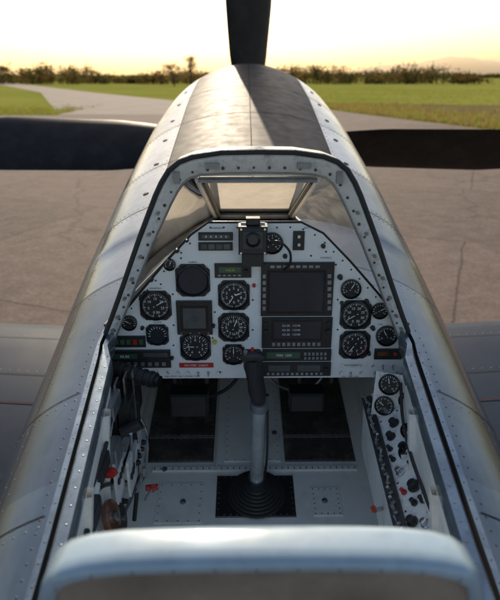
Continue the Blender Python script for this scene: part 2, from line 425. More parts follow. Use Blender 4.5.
fl(-.10,.085,1.50,2.0,.004,'floor_paint',.03)
for x in (-.128,.090): fl(x,x+.006,1.46,2.05,.012,'paint_light')
fl(-.33,.33,1.462,1.482,.006,'floor_paint',.02)
fl(-.33,.33,1.20,1.225,.006,'floor_paint',.02)
for sx in (-.235,.235):
    for dx in (-.06,.06): cb.cyl((sx+dx,1.85,-1.08),(sx+dx,1.83,-.80),.009,'metal_grey')
    cb.box(sx-.07,sx+.07,1.82,1.84,-1.03,-.90,'black')
    for k in range(4): cb.box(sx-.07,sx+.07,1.812,1.82,-1.025+k*.033,-1.01+k*.033,'metal_grey')
M_=Matrix(((1,0,0,0),(0,0,-1,1.46),(0,1,0,0),(0,0,0,1)))
cb.box(-.25,-.14,-.935,-.86,0,.06,'black',M_,ch=.006); cb.box(.10,.20,-.92,-.86,0,.06,'black',M_,ch=.006)
cb.spline([(-.3,1.7,-.8),(-.22,1.62,-.98),(-.1,1.66,-1.0),(0,1.72,-.9)],.006,'black')
cb.spline([(.3,1.7,-.8),(.2,1.62,-.96),(.08,1.66,-.98),(0,1.72,-.9)],.005,'metal_grey')
for x,y in ((.07,1.62),(.05,1.8),(-.22,1.35),(.21,1.35),(-.29,1.47)):
    p=FT_@Vector((x,y/CF,.004)); cb.lathe([(.009,0),(.009,.003),(.005,.005)],'metal_grey',Matrix.Translation(p)@Matrix.Rotation(.2,4,'X'),14)
cb.obj('cockpit_tub',air)
# ---------------------------------------------------------------- instrument panel: image pixels (a right, b down) cast along camera rays onto plane y=YP
YP=1.31
def pp(a,b):
    v=(300-b)/560; t=YP/(.928+.373*v); return Vector(((a-256)/560*t,t*(-.373+.928*v)))
K=.0025
ip=empty('instrument_panel')
PM=Matrix(((1,0,0,0),(0,0,-1,YP),(0,1,0,0),(0,0,0,1)))
out=[(207,223),(300,223),(322,234),(349,262),(376,293),(403,326),(409,345),(409,372),(385,378),(112,378),(104,372),(104,343),(113,325),(140,292),(165,262),(190,235)]
op=[pp(*q) for q in out]
pm=MB()
pm.poly([(p.x,p.y,0) for p in op],'panel_paint',PM)
pm.grid([[(p.x,p.y,0) for p in op+[op[0]]],[(p.x,p.y,-.008) for p in op+[op[0]]]],'panel_paint',PM)
edge=[pp(*q) for q in [(104,372),(104,343),(113,325),(140,292),(165,262),(190,235),(207,223),(300,223),(322,234),(349,262),(376,293),(403,326),(409,345),(409,372)]]
pm.tube([PM@Vector((p.x,p.y,-.004)) for p in edge],.0045,'black',8)
for p in along([(q.x,q.y,0) for q in edge],.034):
    c=Vector((0,-.5,0)); d=(c-p).normalized()*.012; pm.dome(PM@(p+d),(0,-1,0),.0026,'rivet_dark')
deck=[[PM@Vector((p.x,p.y,0)) for p in edge[2:12]]]
bl=[S(y,acut(y)) for y in (1.33,1.45,1.58,1.68,1.75)]
far=[Vector((-p.x,p.y,p.z-.012)) for p in bl]+[Vector((p.x,p.y,p.z-.012)) for p in bl[::-1]]
deck.append(far); pm.grid(deck,'deck')
def box(a0,b0,a1,b1,h,mat,z0=0,ch=.0012):
    p=pp(a0,b1); q=pp(a1,b0); p2=pp((a0+a1)/2,(b0+b1)/2)
    w=(a1-a0)*K/2*1.0; cx=p2.x
    pm.box(cx-w,cx+w,p.y,q.y,z0,h,mat,PM,ch=min(ch,(h-z0)*.45))
def screw(a,b,r=.0022):
    p=pp(a,b); pm.dome(PM@Vector((p.x,p.y,0)),(0,-1,0),r*.92,'rivet_dark')
def gauge_at(mb,M,r,ticks=20,span=300,needles=(40,),labels=None,face='dial',square=True,mk='mark',arc=None):
    if square:
        s=r*1.10; q=s*.35
        pts=[(-s+q,-s),(s-q,-s),(s,-s+q),(s,s-q),(s-q,s),(-s+q,s),(-s,s-q),(-s,-s+q)]
        mb.poly([(x,y,.0028) for x,y in pts],'black',M); mb.grid([[(x,y,z) for x,y in pts+[pts[0]]] for z in (.0028,0)],'black',M)
        for sx in (-1,1):
            for sy in (-1,1):
                mb.lathe([(.0020,.0028),(.0020,.0040),(.001,.0042)],'steel',M@Matrix.Translation((sx*s*.83,sy*s*.83,0)),8)
    mb.lathe([(r*1.08,0),(r*1.09,.006),(r*1.06,.0095),(r*1.0,.0105),(r*.95,.008),(r*.92,.0035)],'black_gloss',M,36,cap=False)
    mb.lathe([(.0,.0031),(r*.94,.0032)],face,M,36,cap=False)
    st=-span/2
    if ticks:
        for i in range(ticks+1):
            a=R(90-(st+span*i/ticks)); big=(i%max(1,ticks//10)==0) if ticks>=20 else True
            r0=r*(.70 if big else .78); r1=r*.88; w=.0008 if big else .00045
            c,s_=math.cos(a),math.sin(a); px,py=-s_*w,c*w
            mb.quad((r0*c+px,r0*s_+py,.0036),(r0*c-px,r0*s_-py,.0036),(r1*c-px,r1*s_-py,.0036),(r1*c+px,r1*s_+py,.0036),mk,M)
    if labels:
        L=len(labels)
        for i,t in enumerate(labels):
            a=R(90-(st+span*i/(L-1 if span<355 else L))); text(mb,t,r*.27,mk,M,r*.52*math.cos(a),r*.52*math.sin(a),.0036)
    if arc:
        a0,a1,cm=arc; seg=12
        mb.grid([[(rr*math.cos(R(90-(a0+(a1-a0)*i/seg))),rr*math.sin(R(90-(a0+(a1-a0)*i/seg))),.0038) for i in range(seg+1)] for rr in (r*.86,r*.91)],cm,M)
    for k,nd in enumerate(needles):
        a=R(90-nd); c,s_=math.cos(a),math.sin(a); L=r*(.72 if k==0 else .5); w=.0011 if k==0 else .0018; z=.0046+.0006*k
        mb.add([(-c*r*.18-s_*w,-s_*r*.18+c*w,z),(-c*r*.18+s_*w,-s_*r*.18-c*w,z),(c*L*.85+s_*w*.8,s_*L*.85-c*w*.8,z),(c*L,s_*L,z),(c*L*.85-s_*w*.8,s_*L*.85+c*w*.8,z)],[(0,1,2,3,4)],mk,M)
    mb.lathe([(r*.09,.003),(r*.09,.006),(r*.05,.0065)],'black',M,12)
def gauge(a,b,rp,**k):
    p=pp(a,b); gauge_at(pm,PM@Matrix.Translation((p.x,p.y,0)),rp*K,**k)
def knob(a,b,rp,h=.014,mat='black'):
    p=pp(a,b); r=rp*K; pm.lathe([(r*1.15,0),(r*1.15,.003),(r,.004),(r*.92,h),(r*.7,h+.001)],mat,PM@Matrix.Translation((p.x,p.y,0)),16)
def toggle(a,b,ang=25):
    p=pp(a,b); T=PM@Matrix.Translation((p.x,p.y,0))
    pm.lathe([(.0037,0),(.0037,.003),(.0023,.004)],'steel',T,10); s=math.sin(R(ang)); pm.cyl((0,0,.003),(0,.012*s,.003+.012*math.cos(R(ang))),.0012,'steel',.0019,8,M=T)
D10=[str(i) for i in range(10)]
gauge(155,305,14.5,ticks=40,span=330,needles=(60,),labels=['0','5','10','15','20','25','30'],arc=(20,90,'lcd'))
gauge(157,334,10.5,ticks=10,span=200,needles=(),face='screen')
gauge(192,280,15.5,ticks=0,needles=(),face='screen')
gauge(233,295,14.5,ticks=50,span=360,needles=(-150,70),labels=D10)
gauge(233,327,14.5,ticks=36,span=360,needles=(20,),labels=['N','3','6','E','12','15','S','21','24','W','30','33'])
gauge(195,346,14.5,ticks=24,span=300,needles=(-90,),labels=['4','3','2','1','0','1','2','3','4'])
gauge(233,354,10.5,ticks=20,span=260,needles=(0,),labels=['0','2','4','6'])
gauge(271,243,10,ticks=20,span=270,needles=(-40,),labels=['0','4','8'],square=False)
gauge(350,289,9.5,ticks=20,span=240,needles=(30,),labels=['0','5'],square=False)
gauge(355,315,14.5,ticks=40,span=320,needles=(-120,),labels=['0','5','10','15','20','25','30','35'],arc=(40,100,'lcd'))
gauge(354,345,14.5,ticks=40,span=320,needles=(-145,),labels=['0','1','2','3','4','5','6','7'],arc=(100,150,'red'))
gauge(386,336,10.5,ticks=20,span=240,needles=(-30,),labels=['0','5'],square=False)
gauge(379,311,8,ticks=10,span=240,needles=(60,),labels=['0','5'],square=False)
gauge(129,322,7.5,ticks=10,span=240,needles=(-60,),square=False)
gauge(169,264,5.5,ticks=10,span=240,needles=(20,),square=False)
# attitude display
box(176,300,212,333,.010,'black'); box(180,304,208,329,.0108,'black_gloss',.0095,.0003); box(182.5,306.5,205.5,326.5,.0111,'screen_grey',.0105,.0002)
p=pp(194,316.5)
for w_,dy in ((.014,0),(.007,.006),(.007,-.006)): pm.quad((p.x-w_,p.y+dy-.0005,.0116),(p.x+w_,p.y+dy-.0005,.0116),(p.x+w_,p.y+dy+.0005,.0116),(p.x-w_,p.y+dy+.0005,.0116),'screen',PM)
for k in range(4): knob(181+k*9,331,1.0,.012,'metal_grey')
box(198,232,231,240,.006,'black'); box(198,242,231,250,.006,'black')
for k in range(4): box(200+k*7.6,243.5,206+k*7.6,248.5,.0066,'screen_grey' if k%2 else 'screen',.0058,.0002)
box(201,234,228,238,.0066,'screen',.0058,.0002)
for k in range(5): text(pm,'8',.008,'mark',PM,*pp(205+k*5,236),.0068)
box(214,263,250,277,.007,'black'); box(218,266,240,272,.0076,'lcd',.0068,.0002); knob(245,270,2,.016)
text(pm,'118.35',.0085,'yellow',PM,*pp(229,269.3),.0078)
for k in range(5): box(217+k*5,273.6,220+k*5,275.4,.008,'metal_grey',.0068,.0003)
box(292,231,303,250,.005,'black'); knob(297.5,236,2,.01,'steel'); knob(297.5,244,2,.01,'steel')
# avionics stack: large display above a second display, then two radios
box(260,262,332,315,.010,'black'); box(266,269,324,312,.0106,'black_gloss',.0098,.0003); box(268.5,271.5,321.5,310,.0110,'screen',.0104,.0002)
for k in range(6): box(261.5,273+k*6.4,264.8,277+k*6.4,.012,'metal_grey',.0098,.0005); box(326,273+k*6.4,330,277+k*6.4,.012,'metal_grey',.0098,.0005)
for k in range(8): box(269+k*6.4,264.2,273.5+k*6.4,266.8,.0115,'metal_grey',.0098,.0004)
box(260,317,332,347,.009,'black'); box(270,319,322,339,.0096,'black_gloss',.0088,.0002); box(272,320.5,320,337.5,.0100,'screen',.0094,.0002)
for k in range(3): text(pm,'121.50   113.90',.0075,'mark',PM,*pp(290,324.4+k*4.4),.0102)
knob(265,330,2.6,.018); knob(265,322,2,.014); knob(327,330,2.6,.018); knob(327,322,2,.014)
for k in range(10): box(271+k*5,341,274.5+k*5,344.5,.0115,'metal_grey',.0088,.0004)
box(260,349,332,360,.009,'black'); box(265,351,300,357,.0096,'lcd',.0088,.0002); text(pm,'7000  1250',.009,'mark',PM,*pp(283,354),.0099)
for k in range(6): box(303+k*4,351,305.6+k*4,354,.0115,'metal_grey',.0088,.0004); box(303+k*4,355.5,305.6+k*4,358,.0115,'metal_grey',.0088,.0004)
box(260,362,332,375,.009,'black'); box(267,364,290,370,.0096,'screen_grey',.0088,.0002); box(296,364,320,370,.0096,'screen_grey',.0088,.0002)
for k in range(12): box(266+k*4.8,371,269+k*4.8,373.4,.0115,'metal_grey',.0088,.0004)
knob(325,368,2.4,.016)
box(109,349,172,366,.009,'black'); box(113,352,138,357,.0096,'lcd',.0088,.0002); box(143,351,168,355,.0096,'screen_grey',.0088,.0002)
text(pm,'88.88',.011,'mark',PM,*pp(125,354.5),.0099)
for k in range(8): box(113+k*7,360,117+k*7,363.5,.0125,'metal_grey',.0088,.0005)
box(111,335,146,346,.006,'black')
for k in range(5): box(114+k*6.2,338,118.5+k*6.2,343,.0075,'lcd' if k!=3 else 'red',.0058,.0003)
box(178,362.5,214,367,.0022,'red',0,.0003); text(pm,'NO STEP  CHECK',.008,'mark',PM,*pp(196,364.8),.0026)
box(338,363,368,368,.002,'white_trim',0,.0003); text(pm,'EXPERIMENTAL',.007,'black',PM,*pp(353,365.5),.0024)
box(373,349,402,359,.008,'black'); box(376,351,388,355,.0087,'wood',.0078,.0002); knob(394,353,2,.012,'red')
for a,b in ((118,372),(128,372),(138,372),(148,372),(158,372),(168,372),(178,372),(188,372),(198,372),(208,372),(218,372),(340,373),(350,373),(360,373),(372,366),(382,366),(392,366),(374,373),(384,373),(396,373)): toggle(a,b,random.choice((-25,25)))
for a,b in ((173,325),(173,345),(212,338),(214,312),(172,294),(337,300),(337,330),(365,300),(310,256),(285,255),(160,284),(180,258),(325,252),(335,265),(340,355),(220,372),(252,300),(252,330)): screw(a,b,.003)
for a,b,t in ((155,288,'MANIFOLD'),(192,262,'G-BRAV'),(233,281,'ALTITUDE'),(233,312,'HEADING'),(195,331,'VERT SPEED'),(355,299,'OIL TEMP'),(354,330,'COOLANT'),(306,228,'BATT'),(216,228,'WARNING'),(380,325,'FUEL'),(157,322,'CLOCK'),(325,258,'AVIONICS'),(182,376,'GEN  PITOT  NAV  STROBE  PUMP'),(350,377,'LDG  TAXI  INST')):
    text(pm,t,.0062,'black',PM,*pp(a,b),.0008)
knob(341,303,1.8,.01); knob(339,277,2.4,.012); knob(176,250,2.2,.010); knob(213,325,1.6,.012); knob(214,341,2,.012,'yellow')
knob(372,328,2.2,.012); knob(368,353,2,.012); knob(284,256,2,.01); knob(322,246,2,.01); knob(253,285,1.6,.01,'red'); knob(151,279,1.8,.01); knob(142,327,1.8,.01); knob(172,357,1.6,.01); knob(186,240,1.6,.01); knob(366,301,1.8,.012); knob(396,322,1.6,.012)
pm.obj('panel_with_instruments',ip,ang=30)
cp=empty('standby_compass'); pm=MB()
box(241,250,262,263,.03,'black'); box(238,222,265,249,.05,'black',.008,.004); box(242,226,261,243,.0515,'black_gloss',.048,.0005)
p=pp(251.5,234); pm.lathe([(.0175,.05),(.0175,.057),(.014,.059),(.012,.052)],'black_gloss',PM@Matrix.Translation((p.x,p.y,0)),24)
box(245,215,258,222,.038,'black',.012,.003); pm.cyl(PM@Vector((p.x-.028,p.y+.03,.025)),PM@Vector((p.x+.028,p.y+.03,.025)),.005,'metal_grey')
for a,b in ((240,224),(263,224),(240,247),(263,247)):
    q=pp(a,b); pm.lathe([(.0026,.048),(.0026,.0525)],'steel',PM@Matrix.Translation((q.x,q.y,0)),8)
def q3(a,b,h): r=pp(a,b); return PM@Vector((r.x,r.y,h))
pm.spline([q3(262,240,.035),q3(276,236,.05),(q3(287,246,.045)),q3(288,260,.03),q3(283,268,.012)],.003,'black')
pm.obj('compass_body',cp)
# ---------------------------------------------------------------- control stick
st=empty('control_stick'); mb=MB()
b0=Vector((0.003,1.372,-1.195)); g0=Vector((.006,1.245,-.79)); g1=Vector((.0,1.232,-.745)); g2=Vector((-.010,1.205,-.655)); g3=Vector((-.013,1.195,-.628))
for k in range(7):
    r=.085-.009*k; mb.lathe([(r,0),(r+.004,.005),(r,.010)],'rubber',Matrix.Translation(b0+Vector((0,-.003*k,-.0+.0075*k)))@Matrix.Rotation(.2,4,'X'),28)
mb.cyl(b0+Vector((0,0,.03)),g0,.0205,'stick_grey',.0185,20)
mb.cyl(b0+Vector((0,-.005,.045)),b0+Vector((0,-.018,.085)),.028,'steel',.026,20)
mb.cyl(g0-Vector((0,-.004,.015)),g0+Vector((0,-.004,.012)),.024,'metal_grey',.024,20)
mb.spline([b0+Vector((.024,0,.06)),(g0+b0)/2+Vector((.026,-.01,0)),g0+Vector((.022,0,-.02))],.0035,'black')
mb.tube([g0,g0.lerp(g1,.5),g1,g1.lerp(g2,.4)+Vector((0,-.004,0)),g1.lerp(g2,.8),g2,g3],[.0165,.02,.0225,.021,.0225,.025,.019],'black',16)
for k in range(4):
    c=g1.lerp(g2,.05+.22*k); mb.tube([c+Vector((-.014,.012,0)),c+Vector((0,.024,.002)),c+Vector((.014,.012,0))],.008,'black',8)
mb.tube([g3+Vector((-.022,0,-.004)),g3+Vector((-.012,-.002,.006)),g3+Vector((.012,-.002,.006)),g3+Vector((.022,0,-.004))],[.012,.016,.016,.012],'black',12)
mb.cyl((g3.x,g3.y-.003,-.615),(g3.x,g3.y-.009,-.600),.0042,'red',.004,12); mb.cyl((g3.x-.016,g3.y-.003,-.63),(g3.x-.016,g3.y-.013,-.606),.005,'metal_grey'); mb.cyl((g3.x+.015,g3.y,-.62),(g3.x+.015,g3.y-.01,-.606),.005,'black_gloss')
mb.tube([g2+Vector((.0,.025,-.01)),g2+Vector((0,.04,-.03)),g1+Vector((0,.035,0))],.005,'metal_grey')
mb.obj('stick_and_grip',st)
# ---------------------------------------------------------------- throttle quadrant & left side
tq=empty('throttle_quadrant'); mb=MB()
def side_box(sd,x0,x1,y0,y1,z0,z1,mat,ch=.003):
    M=Matrix(((0,0,-sd,0),(1,0,0,0),(0,1,0,0),(0,0,0,1)))
    mb.box(y0,y1,z0,z1,-x1,-x0,mat,M,ch=ch)
side_box(-1,.30,.37,1.12,1.27,-.80,-.715,'black')
side_box(-1,.318,.35,1.03,1.09,-.83,-.775,'metal_grey')
for k,(y0,x) in enumerate(((1.2,-.30),(1.17,-.315),(1.14,-.33))):
    mb.box(x-.002,x+.002,y0-.02,y0+.02,-.82,-.66,'steel')
mb.cyl((-.36,1.225,-.672),(-.245,1.180,-.682),.0165,'black',.0185,18)
for k in range(6): 
    t=.12+.15*k; c=Vector((-.36,1.225,-.672)).lerp(Vector((-.245,1.18,-.682)),t); mb.cyl(c,c+Vector((.006,-.0023,-.0005)),.0205,'rubber',n=18)
mb.cyl((-.245,1.180,-.682),(-.235,1.176,-.683),.014,'black_gloss',n=18)
mb.cyl((-.345,1.15,-.735),(-.300,1.13,-.745),.013,'black',n=14)
mb.cyl((-.31,1.14,-.86),(-.295,1.09,-.77),.004,'steel'); mb.cyl((-.320,1.10,-.775),(-.275,1.11,-.755),.0135,'black',.015,16)
mb.cyl((-.345,1.02,-.80),(-.33,.99,-.785),.004,'steel'); mb.tube([(-.352,1.015,-.815),(-.344,1.01,-.812),(-.332,1.0,-.808),(-.318,.994,-.803),(-.310,.99,-.800)],[.005,.010,.0125,.011,.005],'red',16)
for x,y0,z0,h in ((-.325,1.06,-.92,.11),(-.31,1.12,-.95,.10)):
    mb.box(x-.003,x+.003,y0-.035,y0+.035,z0,z0+h,'white_trim')
    for q in range(3): mb.lathe([(.008,0),(.008,.004)],'black',Matrix.Translation((x+.003,y0-.02+.02*q,z0+h*.5))@Matrix.Rotation(R(90),4,'Y'),12)
mb.grid([[(-.30,1.16+.05*math.cos(t*.3),-.97+.10*math.sin(t*.3)+o) for t in range(11)] for o in (0,.018)],'white_trim')
mb.spline([(-.32,1.20,-1.03),(-.298,1.18,-.97),(-.29,1.17,-.93)],.006,'steel')
mb.cyl((-.29,1.175,-1.0),(-.262,1.185,-1.005),.008,'red'); mb.cyl((-.275,1.19,-1.02),(-.268,1.165,-.985),.006,'red'); mb.cyl((-.30,1.20,-1.06),(-.27,1.17,-.99),.004,'steel')
T=Matrix.Translation((-.322,.955,-.890))@Matrix.Rotation(R(75),4,'Y')
mb.lathe([(.010,-.006),(.030,-.006),(.034,-.008),(.038,-.004),(.038,.004),(.034,.008),(.030,.004),(.010,.006)],'wood',T,28); mb.lathe([(.014,-.008),(.012,.014),(.006,.016)],'steel',T,14)
T=Matrix.Translation((-.325,1.03,-.965))@Matrix.Rotation(R(78),4,'Y'); mb.lathe([(.012,-.006),(.034,-.006),(.038,0),(.034,.006),(.012,.008)],'black',T,24); mb.lathe([(.008,0),(.008,.014)],'steel',T,12)
mb.spline([(-.35,.85,-.80),(-.34,.95,-.81),(-.335,1.05,-.87),(-.33,1.2,-.9),(-.33,1.35,-.85)],.005,'black')
mb.spline([(-.35,.80,-.86),(-.335,.92,-.93),(-.33,1.08,-1.0),(-.325,1.3,-1.05)],.005,'metal_grey')
mb.spline([(-.335,.9,-.76),(-.33,1.0,-.74),(-.33,1.08,-.70),(-.34,1.18,-.68)],.0045,'rubber')
mb.spline([(-.35,1.3,-.86),(-.33,1.28,-.92),(-.33,1.25,-1.05),(-.34,1.22,-1.15)],.006,'black')
mb.spline([(-.335,1.34,-.88),(-.31,1.34,-.95),(-.33,1.36,-1.12)],.004,'steel')
for k in range(22):
    y=.75+.028*k; z=-.78-.03*(k%3)-.06*(k%2)
    if y>1.16: continue
    T=Matrix.Translation((-.338,y,z-.14+.1*(y-.9)))@Matrix.Rotation(R(90),4,'Y'); r=random.uniform(.005,.009)
    mb.lathe([(r*1.3,0),(r*1.3,.003),(r,.004),(r*.8,.014)],random.choice(['black','steel','metal_grey','black','black_gloss']),T,12)
side_box(-1,.32,.36,.80,.90,-.82,-.78,'black'); side_box(-1,.325,.36,.86,.92,-1.03,-.96,'metal_grey'); side_box(-1,.325,.385,1.22,1.36,-1.02,-.92,'white_trim')
side_box(-1,.325,.36,.94,1.01,-.79,-.755,'black'); side_box(-1,.322,.36,1.06,1.14,-.72,-.68,'metal_grey')
for k in range(4): 
    T=Matrix.Translation((-.325,1.24+.03*k,-.97))@Matrix.Rotation(R(90),4,'Y'); mb.lathe([(.008,0),(.008,.006),(.005,.012)],'black',T,12)
mb.obj('quadrant_levers_and_controls',tq)
# ---------------------------------------------------------------- right console
rc=empty('side_console'); mb=MB()
y0,y1=.80,1.28
zc=lambda y:-.865+.22*(y-.96)
mb.grid([[(.285,y,zc(y)-.012),(.292,y,zc(y)),(.36,y,zc(y)+.058)] for y in (y0,1.0,1.2,y1)],'white_trim')
mb.grid([[(.285,y,zc(y)-.012),(.290,y,zc(y)-.16)] for y in (y0,1.0,1.2,y1)],'paint_light')
for yy in (y0,y1):
    mb.grid([[(.285,yy,zc(yy)-.012),(.292,yy,zc(yy)),(.36,yy,zc(yy)+.058)],[(.290,yy,zc(yy)-.16),(.3,yy,zc(yy)-.16),(.37,yy,zc(yy)-.16)]],'paint_light')
nrm=Vector((-.65,0,.76))
mb.grid([[(.283,y,zc(y)-.008),(.276,y,zc(y)+.006),(.300,y,zc(y)+.016),(.304,y,zc(y)+.010)] for y in (.84,1.0,1.2,1.27)],'black')
for k in range(17):
    y=.855+.0245*k; p=Vector((.287,y,zc(y)+.011)); mb.lathe([(.0055,0),(.0055,.004),(.0035,.005)],'metal_grey',Matrix.Translation(p),10)
    mb.cyl(p,p+Vector((-.006+random.choice((-.004,.004)),random.choice((-.004,.004)),.021)),.002,'steel',.0035,8)
SM=lambda x,y,z:Matrix.Translation((x,y,z))@nrm.to_track_quat('Z','Y').to_matrix().to_4x4()
for (x,y,m,r) in ((.315,.90,'black',.010),(.335,.97,'black',.012),(.318,1.02,'steel',.008),(.338,1.07,'black_gloss',.011),(.32,1.12,'black',.009),(.335,.88,'steel',.008),(.315,.97,'red',.005),(.333,1.15,'black',.010),(.325,1.2,'metal_grey',.008),(.312,1.06,'black',.005),(.312,1.09,'black',.005),(.327,.935,'black',.006),(.342,1.02,'black',.006),(.342,.93,'black',.006)):
    mb.lathe([(r*1.3,0),(r*1.3,.003),(r,.004),(r*.9,.014),(r*.6,.015)],m,SM(x,y,zc(y)+.0+(x-.292)*.86),16)
for y in (.84,.93,1.0,1.09,1.18,1.25):
    for x in (.308,.345): mb.dome((x,y,zc(y)+(x-.292)*.86),nrm,.003,'rivet_dark')
def facing(x,y,z,n=(-.35,-.9,.25)):
    zv=Vector(n).normalized(); xv=Vector((0,0,1)).cross(zv).normalized(); yv=zv.cross(xv)
    return Matrix(((xv.x,yv.x,zv.x,x),(xv.y,yv.y,zv.y,y),(xv.z,yv.z,zv.z,z),(0,0,0,1)))
F=facing(.350,1.20,-.735)
mb.box(-.060,.04,-.070,.048,-.004,0,'white_trim',F,ch=0)
for dx,dy,r,l in ((-.024,.020,.0245,['0','5','10','15']),(-.030,-.036,.0225,['0','2','4','6']),(.022,-.012,.019,['0','5'])):
    gauge_at(mb,F@Matrix.Translation((dx,dy,0)),r,ticks=20,span=280,needles=(random.randint(-120,60),),labels=l,square=False)
F2=facing(.340,1.07,-.775,(-.75,-.6,.3))
for dx,dy,r in ((0,.02,.017),(.01,-.03,.016)):
    gauge_at(mb,F2@Matrix.Translation((dx,dy,0)),r,ticks=10,span=280,needles=(random.randint(-120,60),),square=False)
for k in range(16):
    y=.78+.045*(k%8)+random.uniform(-.01,.01); z=-.99-.07*(k//8)+.2*(y-.96)
    mb.lathe([(.006,0),(.006,.005),(.004,.010)],random.choice(['black','steel','metal_grey']),Matrix.Translation((.30 if k<8 else .33,y,z))@Matrix.Rotation(R(-90),4,'Y'),12)
mb.cyl((.29,1.02,-.93),(.262,1.0,-.92),.005,'steel'); mb.cyl((.262,1.0,-.92),(.258,.997,-.908),.006,'red')
mb.spline([(.335,.85,-.80),(.33,1.0,-.77),(.335,1.10,-.74),(.35,1.19,-.70)],.004,'rubber')
mb.spline([(.31,1.3,-1.0),(.315,1.1,-1.06),(.32,.9,-1.12)],.005,'metal_grey')
mb.obj('switches_and_gauges',rc)
# ---------------------------------------------------------------- seat headrest in the foreground
hd=empty('seat_headrest'); mb=MB()
half=[(0,-.430),(.05,-.430),(.10,-.431),(.14,-.433),(.175,-.438),(.198,-.446),(.213,-.458),(.222,-.474),(.227,-.495),(.234,-.575),(.24,-.70)]
HX=-.014
ol=[(-x+HX,z) for x,z in half[::-1]][:-1]+[(x+HX,z) for x,z in half]
def off(pts,d):
    o=[]
    for i,p in enumerate(pts):
        a=pts[max(0,i-1)]; b=pts[min(len(pts)-1,i+1)]; dx,dz=b[0]-a[0],b[1]-a[1]; L=math.hypot(dx,dz); o.append((p[0]+dz/L*d,p[1]-dx/L*d))
    return o
rings=[(.452,.03),(.453,.006),(.448,.001),(.440,0),(.42,.0),(.411,.001),(.405,.005),(.402,.010),(.402,.014),(.405,.017),(.411,.018)]
mb.grid([[(x,y,z) for x,z in off(ol,d)] for y,d in rings],'headrest')
inner=off(ol,.018)
mb.poly([(x,.411,z) for x,z in inner][::-1],'brown_panel'); mb.poly([(x,.45,z) for x,z in off(ol,.03)],'headrest')
for p in along([(x,.4025,z) for x,z in off(ol,.012)],.04): mb.dome(p,(0,-1,0),.002,'rivet_dark')
mb.obj('headrest_shell',hd,ang=60)
# ---------------------------------------------------------------- propeller
pr=empty('propeller'); mb=MB()
HUB=Vector((-.005,4.62,-.535)); 
def blade(rot):
    M=Matrix.Translation(HUB)@Matrix.Rotation(rot,4,'Y')
    rows=[]; NR=26
    for i in range(NR+1):
        f=i/NR; r=.15+2.25*f
        ch=interp([(0,.18),(.1,.30),(.22,.44),(.4,.53),(.8,.54),(.93,.46),(1,.2)],f,1); be=R(interp([(0,56),(.3,50),(1,46)],f,1)); th=interp([(0,.12),(.25,.06),(1,.018)],f,1)
        row=[]
        for k in range(17):
            a=2*math.pi*k/16; c=ch/2*math.cos(a); t=th/2*math.sin(a)*(1+.3*math.cos(a))
            row.append((c*math.cos(be)-t*math.sin(be),c*math.sin(be)+t*math.cos(be),r))
        rows.append(row)
    mb.grid(rows,'prop',M); mb.poly([Vector(p) for p in rows[-1][:-1]],'prop',M)
for k in range(4): blade(R(1.0+90*k))
mb.lathe([(.42,-.2),(.42,0),(.40,.15),(.33,.35),(.2,.52),(.08,.6),(.01,.62)],'prop',Matrix.Translation(HUB)@Matrix.Rotation(R(-90),4,'X'),36)
mb.obj('blades_and_spinner',pr)
